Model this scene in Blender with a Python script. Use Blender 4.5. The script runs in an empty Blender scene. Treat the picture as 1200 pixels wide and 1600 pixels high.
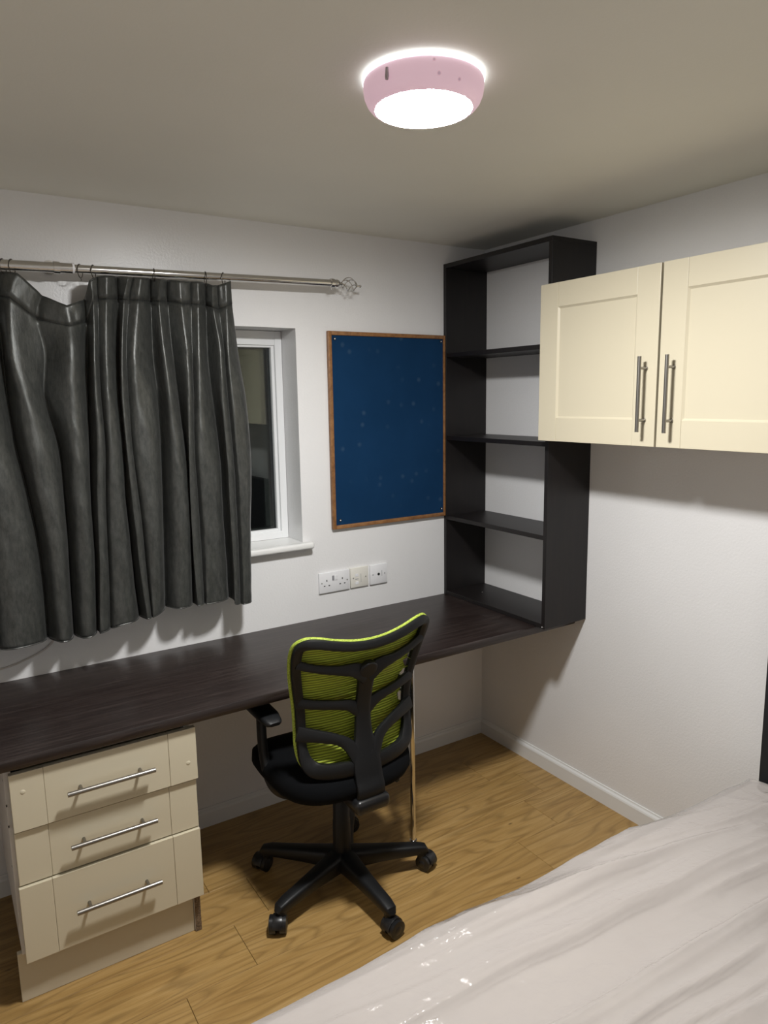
import bpy, bmesh, math, random
from mathutils import Vector, Matrix, noise
from math import sin, cos, pi, radians, sqrt, exp
random.seed(7)
S = bpy.context.scene
C = S.collection

# ------------------------------------------------------------ camera, world, exposure
CAM = Vector((-2.19565, -2.55532, 1.65864))
YAW, PITCH, ROLL, FPX = 0.5695988, -0.1602839, -0.0157183, 1108.8
def cam_setup():
    cd = bpy.data.cameras.new('camera'); co = bpy.data.objects.new('camera', cd); C.objects.link(co)
    f = Vector((sin(YAW)*cos(PITCH), cos(YAW)*cos(PITCH), sin(PITCH)))
    rt = Vector((cos(YAW), -sin(YAW), 0)); up = rt.cross(f)
    r2 = rt*cos(ROLL) + up*sin(ROLL); u2 = up*cos(ROLL) - rt*sin(ROLL)
    M = Matrix((r2, u2, -f)).transposed().to_4x4(); M.translation = CAM
    co.matrix_world = M
    cd.sensor_fit = 'VERTICAL'; cd.sensor_height = 24; cd.lens = FPX/1600*24
    cd.clip_start = .02
    S.camera = co
cam_setup()
w = bpy.data.worlds.new('night'); S.world = w; w.use_nodes = True
w.node_tree.nodes['Background'].inputs[0].default_value = (.02, .03, .05, 1)
w.node_tree.nodes['Background'].inputs[1].default_value = .15
S.view_settings.view_transform = 'Standard'; S.view_settings.look = 'None'
S.view_settings.gamma = 1; S.view_settings.use_curve_mapping = False
S.view_settings.exposure = 0.0
LAMP = 375.0        # radiance of the ceiling light's diffuser
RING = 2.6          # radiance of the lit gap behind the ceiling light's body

# ------------------------------------------------------------ materials
MATS = {}
def mat(name, col, rough=.5, metal=0, spec=.5, **k):
    m = bpy.data.materials.new(name); m.use_nodes = True; MATS[name] = m
    b = m.node_tree.nodes['Principled BSDF']
    b.inputs['Base Color'].default_value = (*col, 1); b.inputs['Roughness'].default_value = rough
    b.inputs['Metallic'].default_value = metal; b.inputs['Specular IOR Level'].default_value = spec
    for kk, v in k.items(): b.inputs[kk.replace('_', ' ')].default_value = v
    return m
def N(m, t, **k):
    n = m.node_tree.nodes.new(t)
    for a, v in k.items(): setattr(n, a, v)
    return n
def L(m, a, b): m.node_tree.links.new(a, b)
def B(m): return m.node_tree.nodes['Principled BSDF']
def coords(m, scale=(1, 1, 1), rnd=False, kind='Object', rot=(0, 0, 0)):
    tc = N(m, 'ShaderNodeTexCoord'); mp = N(m, 'ShaderNodeMapping')
    mp.inputs['Scale'].default_value = scale; mp.inputs['Rotation'].default_value = rot
    L(m, tc.outputs[kind], mp.inputs['Vector'])
    if rnd:
        oi = N(m, 'ShaderNodeObjectInfo'); ml = N(m, 'ShaderNodeMath', operation='MULTIPLY'); ml.inputs[1].default_value = 37
        L(m, oi.outputs['Random'], ml.inputs[0]); L(m, ml.outputs[0], mp.inputs['Location'])
    return mp.outputs['Vector']
def tex(m, vec, scale=5, detail=4, rough=.5, dist=0):
    n = N(m, 'ShaderNodeTexNoise'); n.inputs['Scale'].default_value = scale; n.inputs['Detail'].default_value = detail
    n.inputs['Roughness'].default_value = rough; n.inputs['Distortion'].default_value = dist
    L(m, vec, n.inputs['Vector']); return n.outputs['Fac']
def ramp(m, fac, stops):
    r = N(m, 'ShaderNodeValToRGB'); e = r.color_ramp.elements
    while len(e) < len(stops): e.new(.5)
    for el, (p, c) in zip(e, stops): el.position = p; el.color = (*c, 1) if len(c) == 3 else c
    L(m, fac, r.inputs['Fac']); return r.outputs['Color']
def bump(m, h, strength=.2, dist=.001, bsdf=None):
    b = N(m, 'ShaderNodeBump'); b.inputs['Strength'].default_value = strength; b.inputs['Distance'].default_value = dist
    L(m, h, b.inputs['Height']); L(m, b.outputs[0], (bsdf or B(m)).inputs['Normal']); return b
def maprange(m, v, a, b, c, d):
    n = N(m, 'ShaderNodeMapRange')
    for i, x in zip(range(1, 5), (a, b, c, d)): n.inputs[i].default_value = x
    L(m, v, n.inputs[0]); return n.outputs[0]
def mixc(m, f, a, b, mode='MIX'):
    n = N(m, 'ShaderNodeMix', data_type='RGBA', blend_type=mode)
    for i, x in ((0, f), (6, a), (7, b)):
        if hasattr(x, 'is_linked'): L(m, x, n.inputs[i])
        else: n.inputs[i].default_value = x if i == 0 else (*x, 1)
    return n.outputs[2]

def wall_paint(name, col, rough, bs, bd=.0012):
    m = mat(name, col, rough)
    v = coords(m)
    h = tex(m, v, 130, 3, .6); bump(m, h, bs, bd)
    if rough < .35:
        B(m).inputs['Coat Weight'].default_value = .45; B(m).inputs['Coat Roughness'].default_value = .09
        cb = N(m, 'ShaderNodeBump'); cb.inputs['Strength'].default_value = 1; cb.inputs['Distance'].default_value = .0035
        L(m, tex(m, v, 190, 2, .6), cb.inputs['Height']); L(m, cb.outputs[0], B(m).inputs['Coat Normal'])
    f = tex(m, v, 2.3, 3, .5)
    L(m, mixc(m, maprange(m, f, .35, .7, 0, 1), col, tuple(c*.965 for c in col)), B(m).inputs['Base Color'])
    return m
M_wall = wall_paint('wall_paint', (.845, .84, .845), .30, .5, .0016)
M_ceil = wall_paint('ceiling_paint', (.89, .88, .81), .6, .25)
M_trim = mat('gloss_trim_paint', (.80, .80, .79), .25)
M_upvc = mat('window_plastic', (.86, .87, .88), .25)
def grain_mat(name, c1, c2, c3, rough, sc=(1.2, 22, 22), bs=.12, rnd=False, cath=0.0):
    m = mat(name, c2, rough)
    v = coords(m, sc, rnd)
    a = tex(m, v, 3.2, 8, .62, .6)
    col = ramp(m, a, [(.30, c1), (.5, c2), (.72, c3)])
    if cath:
        v2 = coords(m, (1.0, 7.5, 7.5), rnd)
        wv = N(m, 'ShaderNodeTexNoise'); wv.inputs['Scale'].default_value = 1.15; wv.inputs['Detail'].default_value = 1.5
        L(m, v2, wv.inputs['Vector'])
        mm = N(m, 'ShaderNodeMath', operation='MULTIPLY'); mm.inputs[1].default_value = 13; L(m, wv.outputs['Fac'], mm.inputs[0])
        fr = N(m, 'ShaderNodeMath', operation='PINGPONG'); fr.inputs[1].default_value = .5; L(m, mm.outputs[0], fr.inputs[0])
        line = maprange(m, fr.outputs[0], .0, .22, cath, 0)
        col = mixc(m, line, col, tuple(x*.55 for x in c1))
        fine = tex(m, coords(m, (3, 160, 160), rnd), 3, 3, .6)
        col = mixc(m, maprange(m, fine, .5, .75, 0, .35), col, tuple(x*.6 for x in c1))
        kn = N(m, 'ShaderNodeTexVoronoi'); kn.voronoi_dimensions = '2D'; kn.inputs['Scale'].default_value = 2.6; L(m, coords(m, (1, 2.2, 2.2), rnd), kn.inputs['Vector'])
        kg = N(m, 'ShaderNodeMath', operation='MULTIPLY'); L(m, maprange(m, kn.outputs['Distance'], .008, .035, .8, 0), kg.inputs[0])
        L(m, maprange(m, tex(m, coords(m, (.7, 2, 2), rnd), 2.1, 1, .5), .50, .56, 0, 1), kg.inputs[1])
        col = mixc(m, kg.outputs[0], col, (.09, .045, .018))
        oi = N(m, 'ShaderNodeObjectInfo')
        col = mixc(m, maprange(m, oi.outputs['Random'], 0, 1, 0, .28), col, c1)
    L(m, col, B(m).inputs['Base Color'])
    bump(m, a, bs, .0006)
    return m
M_oak = grain_mat('oak_laminate', (.31, .18, .058), (.42, .26, .090), (.51, .335, .135), .38, (1.0, 15, 15), .12, True, .5)
M_desk = grain_mat('espresso_laminate', (.013, .0082, .0075), (.022, .0150, .0135), (.046, .034, .031), .33, (1.4, 30, 30), .2)
M_shelf = grain_mat('espresso_board', (.009, .008, .0085), (.0115, .0095, .0095), (.015, .012, .0115), .42, (20, 20, 1.5), .08)
B(M_shelf).inputs['Specular IOR Level'].default_value = .35
M_frame = grain_mat('oak_frame', (.17, .075, .028), (.27, .125, .045), (.36, .18, .07), .4, (14, 14, 14), .2)
M_cream = mat('cream_foil', (.635, .575, .435), .34)
bump(M_cream, tex(M_cream, coords(M_cream), 350, 2, .5), .06, .0005)
M_carc = mat('white_melamine', (.70, .68, .66), .4)
M_plinth = mat('plinth_board', (.58, .52, .40), .42)
M_chip = mat('chipboard_edge', (.13, .085, .05), .8)
L(M_chip, ramp(M_chip, tex(M_chip, coords(M_chip), 160, 4, .7), [(.3, (.05, .03, .018)), (.7, (.26, .18, .11))]), B(M_chip).inputs['Base Color'])
M_steel = mat('brushed_steel', (.30, .285, .265), .36, 1)
M_chrome = mat('chrome', (.78, .77, .75), .09, 1)
M_ring = mat('dark_ring_metal', (.12, .11, .10), .3, 1)
M_pole = mat('satin_chrome', (.60, .585, .56), .17, 1)
M_black = mat('black_plastic', (.0055, .006, .007), .47, 0, .4)
bump(M_black, tex(M_black, coords(M_black), 420, 2, .5), .25, .0005)
M_blackg = mat('black_smooth_plastic', (.012, .012, .013), .3)
M_bfab = mat('black_seat_fabric', (.0022, .0026, .0034), .95, 0, .15)
bump(M_bfab, tex(M_bfab, coords(M_bfab), 500, 2, .5), .4, .001)
M_head = mat('black_headboard', (.010, .011, .014), .6)
M_hole = mat('dark_hole', (.01, .01, .01), .8)
M_plate = mat('white_socket_plastic', (.82, .82, .84), .25)
M_plate2 = mat('ivory_socket_plastic', (.78, .76, .70), .3)
M_screw = mat('screw_metal', (.35, .34, .33), .35, 1)
M_cord = mat('white_cable', (.62, .58, .55), .45)
M_print = mat('grey_print', (.3, .3, .32), .6)

def green_mat():
    m = mat('green_mesh_fabric', (.42, .50, .03), .7)
    v = coords(m)
    wv = N(m, 'ShaderNodeTexWave', wave_type='BANDS', bands_direction='Z'); wv.inputs['Scale'].default_value = 36
    wv.inputs['Distortion'].default_value = 1.2; wv.inputs['Detail'].default_value = 1; wv.inputs['Detail Scale'].default_value = .6
    L(m, v, wv.inputs['Vector'])
    dirt = tex(m, v, 9, 4, .6)
    c = ramp(m, wv.outputs['Fac'], [(.0, (.12, .15, .008)), (.4, (.33, .41, .025)), (1, (.44, .52, .045))])
    c = mixc(m, maprange(m, dirt, .55, .75, 0, .45), c, (.26, .22, .05))
    L(m, c, B(m).inputs['Base Color']); bump(m, wv.outputs['Fac'], .8, .003)
    return m
M_green = green_mat()
def piping_mat():
    m = mat('green_piping', (.52, .66, .06), .6)
    ns = tex(m, coords(m), 260, 2, .5)
    L(m, ramp(m, ns, [(.35, (.20, .27, .02)), (.6, (.45, .56, .08))]), B(m).inputs['Base Color'])
    bump(m, ns, .6, .002); return m
M_pipe = piping_mat()
def curtain_mat():
    m = mat('charcoal_satin', (.05, .05, .05), .38, .42, .7, Sheen_Weight=.12, Sheen_Roughness=.35)
    v = coords(m, (1, 1, .35))
    a = tex(m, v, 95, 6, .7); b2 = tex(m, coords(m, (1, 1, .5)), 7, 3, .5, .8)
    c = ramp(m, a, [(.3, (.036, .039, .037)), (.7, (.086, .088, .082))])
    L(m, c, B(m).inputs['Base Color'])
    L(m, maprange(m, b2, .35, .7, .31, .44), B(m).inputs['Roughness'])
    mx = N(m, 'ShaderNodeMath', operation='MULTIPLY_ADD'); mx.inputs[1].default_value = 1.2
    L(m, b2, mx.inputs[0]); L(m, a, mx.inputs[2])
    bump(m, mx.outputs[0], .35, .003)
    return m
M_curt = curtain_mat()
def board_mat():
    m = mat('blue_felt', (.004, .04, .1), .95, 0, .15)
    v = coords(m)
    vo = N(m, 'ShaderNodeTexVoronoi'); vo.voronoi_dimensions = '2D'; vo.inputs['Scale'].default_value = 11; L(m, coords(m, rot=(pi/2, 0, 0)), vo.inputs['Vector'])
    spot = maprange(m, vo.outputs['Distance'], .04, .14, .38, 0)
    gate = tex(m, v, 4.5, 2, .5); g2 = maprange(m, gate, .46, .58, 0, 1)
    mu = N(m, 'ShaderNodeMath', operation='MULTIPLY'); L(m, spot, mu.inputs[0]); L(m, g2, mu.inputs[1])
    base = ramp(m, tex(m, v, 3, 4, .6), [(.3, (.004, .030, .085)), (.75, (.007, .040, .108))])
    L(m, mixc(m, mu.outputs[0], base, (.06, .11, .17)), B(m).inputs['Base Color'])
    bump(m, tex(m, v, 600, 2, .5), .3, .001)
    return m
M_felt = board_mat()
def mattress_mat():
    m = mat('quilted_mattress_fabric', (.58, .54, .50), .8)
    v = coords(m)
    ck = N(m, 'ShaderNodeTexVoronoi', distance='CHEBYCHEV'); ck.inputs['Scale'].default_value = 85; ck.inputs['Randomness'].default_value = 0
    L(m, v, ck.inputs['Vector'])
    L(m, ramp(m, ck.outputs['Distance'], [(.1, (.60, .545, .515)), (.55, (.54, .49, .465))]), B(m).inputs['Base Color'])
    bump(m, ck.outputs['Distance'], .3, .002); return m
M_matt = mattress_mat()
def film_mat():
    m = bpy.data.materials.new('clear_plastic_film'); m.use_nodes = True; nt = m.node_tree; nt.nodes.clear()
    out = N(m, 'ShaderNodeOutputMaterial'); tr = N(m, 'ShaderNodeBsdfTransparent'); gl = N(m, 'ShaderNodeBsdfGlossy'); df = N(m, 'ShaderNodeBsdfDiffuse')
    tr.inputs[0].default_value = (.96, .96, .96, 1); gl.inputs['Roughness'].default_value = .11; gl.inputs[0].default_value = (1, 1, 1, 1)
    df.inputs[0].default_value = (.635, .585, .555, 1)
    fr = N(m, 'ShaderNodeFresnel'); fr.inputs[0].default_value = 1.45
    m1 = N(m, 'ShaderNodeMixShader'); m1.inputs[0].default_value = .62; L(m, tr.outputs[0], m1.inputs[1]); L(m, df.outputs[0], m1.inputs[2])
    m2 = N(m, 'ShaderNodeMixShader'); L(m, fr.outputs[0], m2.inputs[0]); L(m, m1.outputs[0], m2.inputs[1]); L(m, gl.outputs[0], m2.inputs[2])
    L(m, m2.outputs[0], out.inputs[0])
    v = coords(m); a = tex(m, v, 22, 4, .6, 1.5)
    b = N(m, 'ShaderNodeBump'); b.inputs['Strength'].default_value = .5; b.inputs['Distance'].default_value = .006
    L(m, a, b.inputs['Height']); L(m, b.outputs[0], gl.inputs['Normal']); L(m, b.outputs[0], fr.inputs['Normal'])
    return m
M_film = film_mat()
def glass_mat():
    m = bpy.data.materials.new('window_glass'); m.use_nodes = True; nt = m.node_tree; nt.nodes.clear()
    out = N(m, 'ShaderNodeOutputMaterial'); tr = N(m, 'ShaderNodeBsdfTransparent'); gl = N(m, 'ShaderNodeBsdfGlossy')
    gl.inputs['Roughness'].default_value = 0.0; tr.inputs[0].default_value = (.9, .94, .93, 1)
    lw = N(m, 'ShaderNodeFresnel'); lw.inputs[0].default_value = 1.6
    mx = N(m, 'ShaderNodeMixShader'); L(m, lw.outputs[0], mx.inputs[0]); L(m, tr.outputs[0], mx.inputs[1]); L(m, gl.outputs[0], mx.inputs[2])
    L(m, mx.outputs[0], out.inputs[0]); return m
M_glass = glass_mat()
def emis(name, col, s, base=(.8, .8, .8)):
    m = mat(name, base, .4); B(m).inputs['Emission Color'].default_value = (*col, 1); B(m).inputs['Emission Strength'].default_value = s; return m
M_diff = emis('lit_diffuser', (1, .995, .975), LAMP)
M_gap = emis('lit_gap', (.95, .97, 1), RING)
def shade_mat():
    m = emis('pink_lamp_plastic', (1, .66, .78), .36, (.78, .60, .68))
    v = coords(m)
    vo = N(m, 'ShaderNodeTexVoronoi'); vo.inputs['Scale'].default_value = 26; L(m, v, vo.inputs['Vector'])
    c = mixc(m, maprange(m, vo.outputs['Distance'], .05, .12, 1, 0), (.78, .60, .68), (.12, .07, .09))
    L(m, c, B(m).inputs['Base Color']); return m
M_shade = shade_mat()

# ------------------------------------------------------------ mesh helpers (all shapes given in room metres)
def new(): return bmesh.new()
def box(bm, x0, x1, y0, y1, z0, z1, bev=0, seg=2):
    r = bmesh.ops.create_cube(bm, size=1); vs = r['verts']
    for v in vs: v.co = Vector(((x0+x1)/2 + v.co.x*(x1-x0), (y0+y1)/2 + v.co.y*(y1-y0), (z0+z1)/2 + v.co.z*(z1-z0)))
    if bev:
        es = list({e for v in vs for e in v.link_edges})
        bmesh.ops.bevel(bm, geom=es, offset=bev, segments=seg, affect='EDGES', profile=.5)
def frames(pts):
    T = []
    n = len(pts)
    for i in range(n):
        a = pts[max(0, i-1)]; b = pts[min(n-1, i+1)]; T.append((b-a).normalized())
    return T
def tube(bm, pts, r, seg=12, closed=False, cap=True, up=None, flat=None):
    """round or elliptical sweep; r number or list; flat=(list of (width, thick)) with up giving the thick direction"""
    pts = [Vector(p) for p in pts]; n = len(pts)
    T = frames(pts)
    if closed:
        for i in range(n): T[i] = (pts[(i+1) % n]-pts[i-1]).normalized()
    ref = Vector(up) if up is not None and not isinstance(up, list) else None
    rings = []; prev = None
    for i in range(n):
        t = T[i]
        if isinstance(up, list): nn = Vector(up[i])
        elif ref is not None: nn = ref
        else: nn = prev if prev is not None else (Vector((0, 0, 1)) if abs(t.z) < .9 else Vector((0, 1, 0)))
        nn = (nn - t*nn.dot(t)).normalized(); prev = nn
        bb = t.cross(nn)
        wd, th = (flat[i] if isinstance(flat, list) else flat) if flat else ((r[i] if isinstance(r, (list, tuple)) else r),)*2
        ring = []
        for k in range(seg):
            a = 2*pi*k/seg; ca, sa = cos(a), sin(a)
            if flat:
                ex = .55
                ca = math.copysign(abs(ca)**ex, ca); sa = math.copysign(abs(sa)**ex, sa)
            ring.append(bm.verts.new(pts[i] + bb*wd*ca + nn*th*sa))
        rings.append(ring)
    m = n if closed else n-1
    for i in range(m):
        a, b = rings[i], rings[(i+1) % n]
        for k in range(seg): bm.faces.new((a[k], a[(k+1) % seg], b[(k+1) % seg], b[k]))
    if cap and not closed:
        bm.faces.new(list(reversed(rings[0]))); bm.faces.new(rings[-1])
def cyl(bm, p0, p1, r, seg=20): tube(bm, [p0, p1], r, seg)
def lathe(bm, cx, cy, prof, seg=48, cap0=False, cap1=False, axis='Z'):
    rings = []
    for r, z in prof:
        rings.append([bm.verts.new((cx + r*cos(2*pi*k/seg), cy + r*sin(2*pi*k/seg), z)) for k in range(seg)])
    for a, b in zip(rings, rings[1:]):
        for k in range(seg): bm.faces.new((a[k], a[(k+1) % seg], b[(k+1) % seg], b[k]))
    if cap0: bm.faces.new(list(reversed(rings[0])))
    if cap1: bm.faces.new(rings[-1])
def catmull(pts, n=8, closed=False):
    pts = [Vector(p) for p in pts]; out = []; m = len(pts)
    rng = m if closed else m-1
    for i in range(rng):
        if closed: p0, p1, p2, p3 = pts[i-1], pts[i], pts[(i+1) % m], pts[(i+2) % m]
        else: p0, p1, p2, p3 = pts[max(0, i-1)], pts[i], pts[i+1], pts[min(m-1, i+2)]
        for k in range(n):
            t = k/n
            out.append(.5*((2*p1) + (p2-p0)*t + (2*p0-5*p1+4*p2-p3)*t*t + (3*p1-p0-3*p2+p3)*t**3))
    if not closed: out.append(pts[-1].copy())
    return out
ORG = {}
def root(name, loc, label, cat, group=None):
    o = bpy.data.objects.new(name, None); C.objects.link(o); o.location = loc; o.empty_display_size = .05
    o['label'] = label; o['category'] = cat
    if group: o['group'] = group
    ORG[o.name] = Vector(loc); return o
def obj(name, bm, m, parent=None, smooth=False, label=None, ang=40, org=None):
    bmesh.ops.recalc_face_normals(bm, faces=bm.faces)
    me = bpy.data.meshes.new(name); bm.to_mesh(me); bm.free()
    o = bpy.data.objects.new(name, me); C.objects.link(o)
    og = ORG[parent.name] if parent is not None else Vector(org or (0, 0, 0))
    me.transform(Matrix.Translation(-og)); ORG[o.name] = og.copy()
    if parent is not None: o.parent = parent
    elif org: o.location = og
    if m: me.materials.append(m)
    if smooth:
        me.shade_smooth()
        me.set_sharp_from_angle(angle=radians(ang))
    if label: o['label'] = label
    return o
def tag(o, label, cat, group=None):
    o['label'] = label; o['category'] = cat
    if group: o['group'] = group
    return o
def struct(o): o['kind'] = 'structure'; return o
def subsurf(o, n=1):
    md = o.modifiers.new('s', 'SUBSURF'); md.levels = n; md.render_levels = n

# ------------------------------------------------------------ room shell
H = 2.304; XL = -3.1; YB = -3.35
WX0, WX1, WZ0, WZ1, WD = -1.99, -.953, 1.082, 1.927, .13
bm = new(); t = .25
box(bm, XL-t, WX0, 0, t, -.1, H+.1); box(bm, WX1, t, 0, t, -.1, H+.1)
box(bm, WX0, WX1, 0, t, -.1, WZ0); box(bm, WX0, WX1, 0, t, WZ1, H+.1)
struct(obj('wall_window', bm, M_wall))
bm = new(); box(bm, 0, t, YB-t, 0, -.1, H+.1); struct(obj('wall_right', bm, M_wall))
bm = new(); box(bm, XL-t, XL, YB-t, 0, -.1, H+.1); struct(obj('wall_left', bm, M_wall))
bm = new(); box(bm, XL, 0, YB-t, YB, -.1, H+.1); struct(obj('wall_back', bm, M_wall))
bm = new(); box(bm, XL, 0, YB, 0, H, H+.1); struct(obj('ceiling', bm, M_ceil))
bm = new(); box(bm, XL, 0, YB, 0, -.1, -.009); floor = struct(obj('floor', bm, mat('floor_underlay', (.03, .018, .01), .8)))
# laminate planks
PL, PW = 1.26, .1925
bm = new(); box(bm, 0, PL-.0012, 0, PW-.0009, -.009, 0, .0009, 1)
pm = bpy.data.meshes.new('plank'); bmesh.ops.recalc_face_normals(bm, faces=bm.faces); bm.to_mesh(pm); bm.free(); pm.materials.append(M_oak)
PARTIAL = {}
def plank(x0, x1, y0, y1):
    full = abs((x1-x0)-PL) < 1e-4 and abs((y1-y0)-PW) < 1e-4
    if full: me = pm
    else:
        k = (round(x1-x0, 4), round(y1-y0, 4))
        if k not in PARTIAL:
            b = new(); box(b, 0, x1-x0-.0012, 0, y1-y0-.0009, -.009, 0, .0009, 1)
            bmesh.ops.recalc_face_normals(b, faces=b.faces)
            me = bpy.data.meshes.new('plank'); b.to_mesh(me); b.free(); me.materials.append(M_oak); PARTIAL[k] = me
        me = PARTIAL[k]
    o = bpy.data.objects.new('plank', me); C.objects.link(o); o.parent = floor; o.location = (x0, y0, 0)
JO = {2: -1.402, 3: -1.522, 4: -1.735, 1: -1.536, 0: -.9}
row = 0; ytop = 0.0
edges = [0.0, -.19]
while edges[-1] > YB: edges.append(max(YB, edges[-1]-PW))
for r in range(len(edges)-1):
    y1, y0 = edges[r], edges[r+1]
    j = JO.get(r, -PL*((r*.377) % 1)-.1)
    while j > XL: j -= PL
    x = j
    while x < 0:
        a, b_ = max(x, XL), min(x+PL, 0)
        if b_-a > .02: plank(a, b_, y0, y1)
        x += PL
# skirting boards
def skirting(name, horizontal, a, b_, at, s):
    bm = new(); prof = [(0, 0), (.014, 0), (.014, .058), (.0115, .064), (.0055, .070), (.004, .076), (0, .076)]
    ends = []
    for e in (a, b_):
        ends.append([bm.verts.new((e, at + s*d, z) if horizontal else (at + s*d, e, z)) for d, z in prof])
    n = len(prof)
    for k in range(n): bm.faces.new((ends[0][k], ends[0][(k+1) % n], ends[1][(k+1) % n], ends[1][k]))
    bm.faces.new(ends[0]); bm.faces.new(list(reversed(ends[1])))
    return struct(obj(name, bm, M_trim))
skirting('baseboard_window', True, XL, 0, 0, -1)
skirting('baseboard_right', False, YB, -.0145, 0, -1)
skirting('baseboard_left', False, YB, -.0145, XL, 1)
skirting('baseboard_back', True, XL+.015, -.015, YB, 1)

# ------------------------------------------------------------ window
win = bpy.data.objects.new('window_1', None); C.objects.link(win); win.location = (-1.47, WD, WZ0); win['kind'] = 'structure'; ORG['window_1'] = Vector(win.location)
YF = .13
bm = new()
FX0, FX1, FZ0, FZ1 = WX0+.001, WX1-.001, WZ0+.002, WZ1-.001
fw = .034
def ringframe(bm, x0, x1, z0, z1, w, y0, y1, bev=.002):
    box(bm, x0, x0+w, y0, y1, z0, z1, bev); box(bm, x1-w, x1, y0, y1, z0, z1, bev)
    box(bm, x0+w-.001, x1-w+.001, y0, y1, z0, z0+w, bev); box(bm, x0+w-.001, x1-w+.001, y0, y1, z1-w, z1, bev)
ringframe(bm, FX0, FX1, FZ0, FZ1, .030, YF, YF+.06)
box(bm, FX0+.02, FX1-.02, YF+.004, YF+.06, FZ1-.055, FZ1-.02, .002)
obj('window_frame', bm, M_upvc, win)
XM = -1.47
for (x0, x1) in ((FX0+.028, XM-.015), (XM+.015, FX1-.028)):
    bm = new(); ringframe(bm, x0, x1, FZ0+.026, FZ1-.050, .014, YF+.012, YF+.055, .003)
    obj('glazing_bead', bm, M_upvc, win)
    bm = new(); ringframe(bm, x0+.012, x1-.012, FZ0+.038, FZ1-.062, .007, YF+.03, YF+.05, 0)
    obj('black_spacer', bm, mat('black_gasket', (.012, .014, .018), .35), win)
    for yy in (YF+.028, YF+.052):
        bm = new(); box(bm, x0+.011, x1-.011, yy, yy+.003, FZ0+.037, FZ1-.061); obj('pane', bm, M_glass, win)
bm = new(); box(bm, XM-.018, XM+.018, YF+.002, YF+.06, FZ0+.02, FZ1-.02, .003); obj('mullion', bm, M_upvc, win)
bm = new(); box(bm, XL, .3, .9, .92, 0, 3.2); # backdrop sheet outside the window, night darkness put into its colour
struct(obj('trim_night_backdrop', bm, mat('night_backdrop', (.012, .014, .016), .9)))
# sill
bm = new()
box(bm, WX0+.001, WX1-.001, -.001, YF, WZ0-.02, WZ0+.002)
box(bm, WX0-.03, WX1+.034, -.042, -.0005, WZ0-.022, WZ0+.003, .008, 3)
struct(obj('trim_sill', bm, M_trim, smooth=True))

# ------------------------------------------------------------ ceiling light
LX, LY = -1.263, -1.275
lamp = root('ceiling_light', (LX, LY, H), 'round flush ceiling light with pink body and glowing white diffuser', 'light')
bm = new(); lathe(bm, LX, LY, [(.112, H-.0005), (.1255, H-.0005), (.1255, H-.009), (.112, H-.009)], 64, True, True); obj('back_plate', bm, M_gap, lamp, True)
bm = new()
lathe(bm, LX, LY, [(.112, H-.0095), (.1228, H-.0095), (.1240, H-.012), (.1240, H-.024), (.1222, H-.036), (.1170, H-.048), (.1100, H-.0560), (.1035, H-.0605), (.100, H-.0605), (.100, H-.055)], 72)
obj('lamp_body', bm, M_shade, lamp, True, 'pink plastic drum')
bm = new(); lathe(bm, LX, LY, [(.1, H-.0595), (.099, H-.0615), (.085, H-.063), (.05, H-.064), (.002, H-.0645)], 64, False, True); obj('diffuser', bm, M_diff, lamp, True, 'glowing white disc')
bm = new(); a = radians(-136)
px, py = LX+.1250*cos(radians(200)), LY+.1250*sin(radians(200))
tube(bm, [(px, py, H-.020), (px, py, H-.028), (px-.001, py-.001, H-.036), (px-.0015, py-.001, H-.042)], [.003, .0035, .004, .003], 10); obj('catch', bm, mat('grey_catch', (.5, .42, .46), .3), lamp, True)

# ------------------------------------------------------------ desk
DZ = .75; DY = -.587; DT = .035
bm = new()
prof = [(0, DZ-DT), (0, DZ), (DY+.008, DZ), (DY+.003, DZ-.0015), (DY+.0008, DZ-.005), (DY, DZ-.010), (DY, DZ-DT+.006), (DY+.003, DZ-DT+.001), (DY+.008, DZ-DT)]
e0 = [bm.verts.new((XL+.002, y-.001, z)) for y, z in prof]; e1 = [bm.verts.new((-.001, y-.001, z)) for y, z in prof]
n = len(prof)
for k in range(n): bm.faces.new((e0[k], e0[(k+1) % n], e1[(k+1) % n], e1[k]))
bm.faces.new(e0); bm.faces.new(list(reversed(e1)))
desk = root('desk_worktop', (-1.5, -.29, DZ-DT), 'long dark espresso laminate worktop running along the window wall', 'desk')
obj('worktop', bm, M_desk, desk, True)
bm = new(); cyl(bm, (-.800, -.545, .006), (-.800, -.545, DZ-DT), .0095, 24); lg = obj('leg', bm, M_chrome, desk, True, 'thin chrome pole leg')
bm = new(); lathe(bm, -.8, -.545, [(.0095, .012), (.014, .010), (.016, 0.0005)], 24, True, True); obj('foot', bm, M_chrome, lg, True)

# ------------------------------------------------------------ drawer unit
DX0, DX1 = -2.113, -1.614
dr = root('drawer_unit', ((DX0+DX1)/2, -.30, 0), 'cream three-drawer pedestal under the left end of the dark desk', 'drawers')
bm = new()
box(bm, DX0, DX0+.018, -.535, -.02, .15, DZ-DT-.001, .0005, 1); box(bm, DX1-.018, DX1, -.535, -.02, .0, DZ-DT-.001, .0005, 1)
box(bm, DX0+.018, DX1-.018, -.535, -.02, .15, .168); box(bm, DX0+.018, DX1-.018, -.03, -.02, .168, DZ-DT-.001)
box(bm, DX0+.018, DX1-.018, -.535, -.45, DZ-DT-.02, DZ-DT-.001)
obj('carcass', bm, M_carc, dr)
bm = new(); box(bm, DX1-.018, DX1+.0005, -.5365, -.5352, .0005, .16); obj('chipboard_end', bm, M_chip, dr, label='bare brown chipboard edge')
bm = new(); box(bm, DX0-.012, DX1-.0195, -.528, -.512, .0005, .150, .001, 1); obj('plinth', bm, M_plinth, dr)
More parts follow.
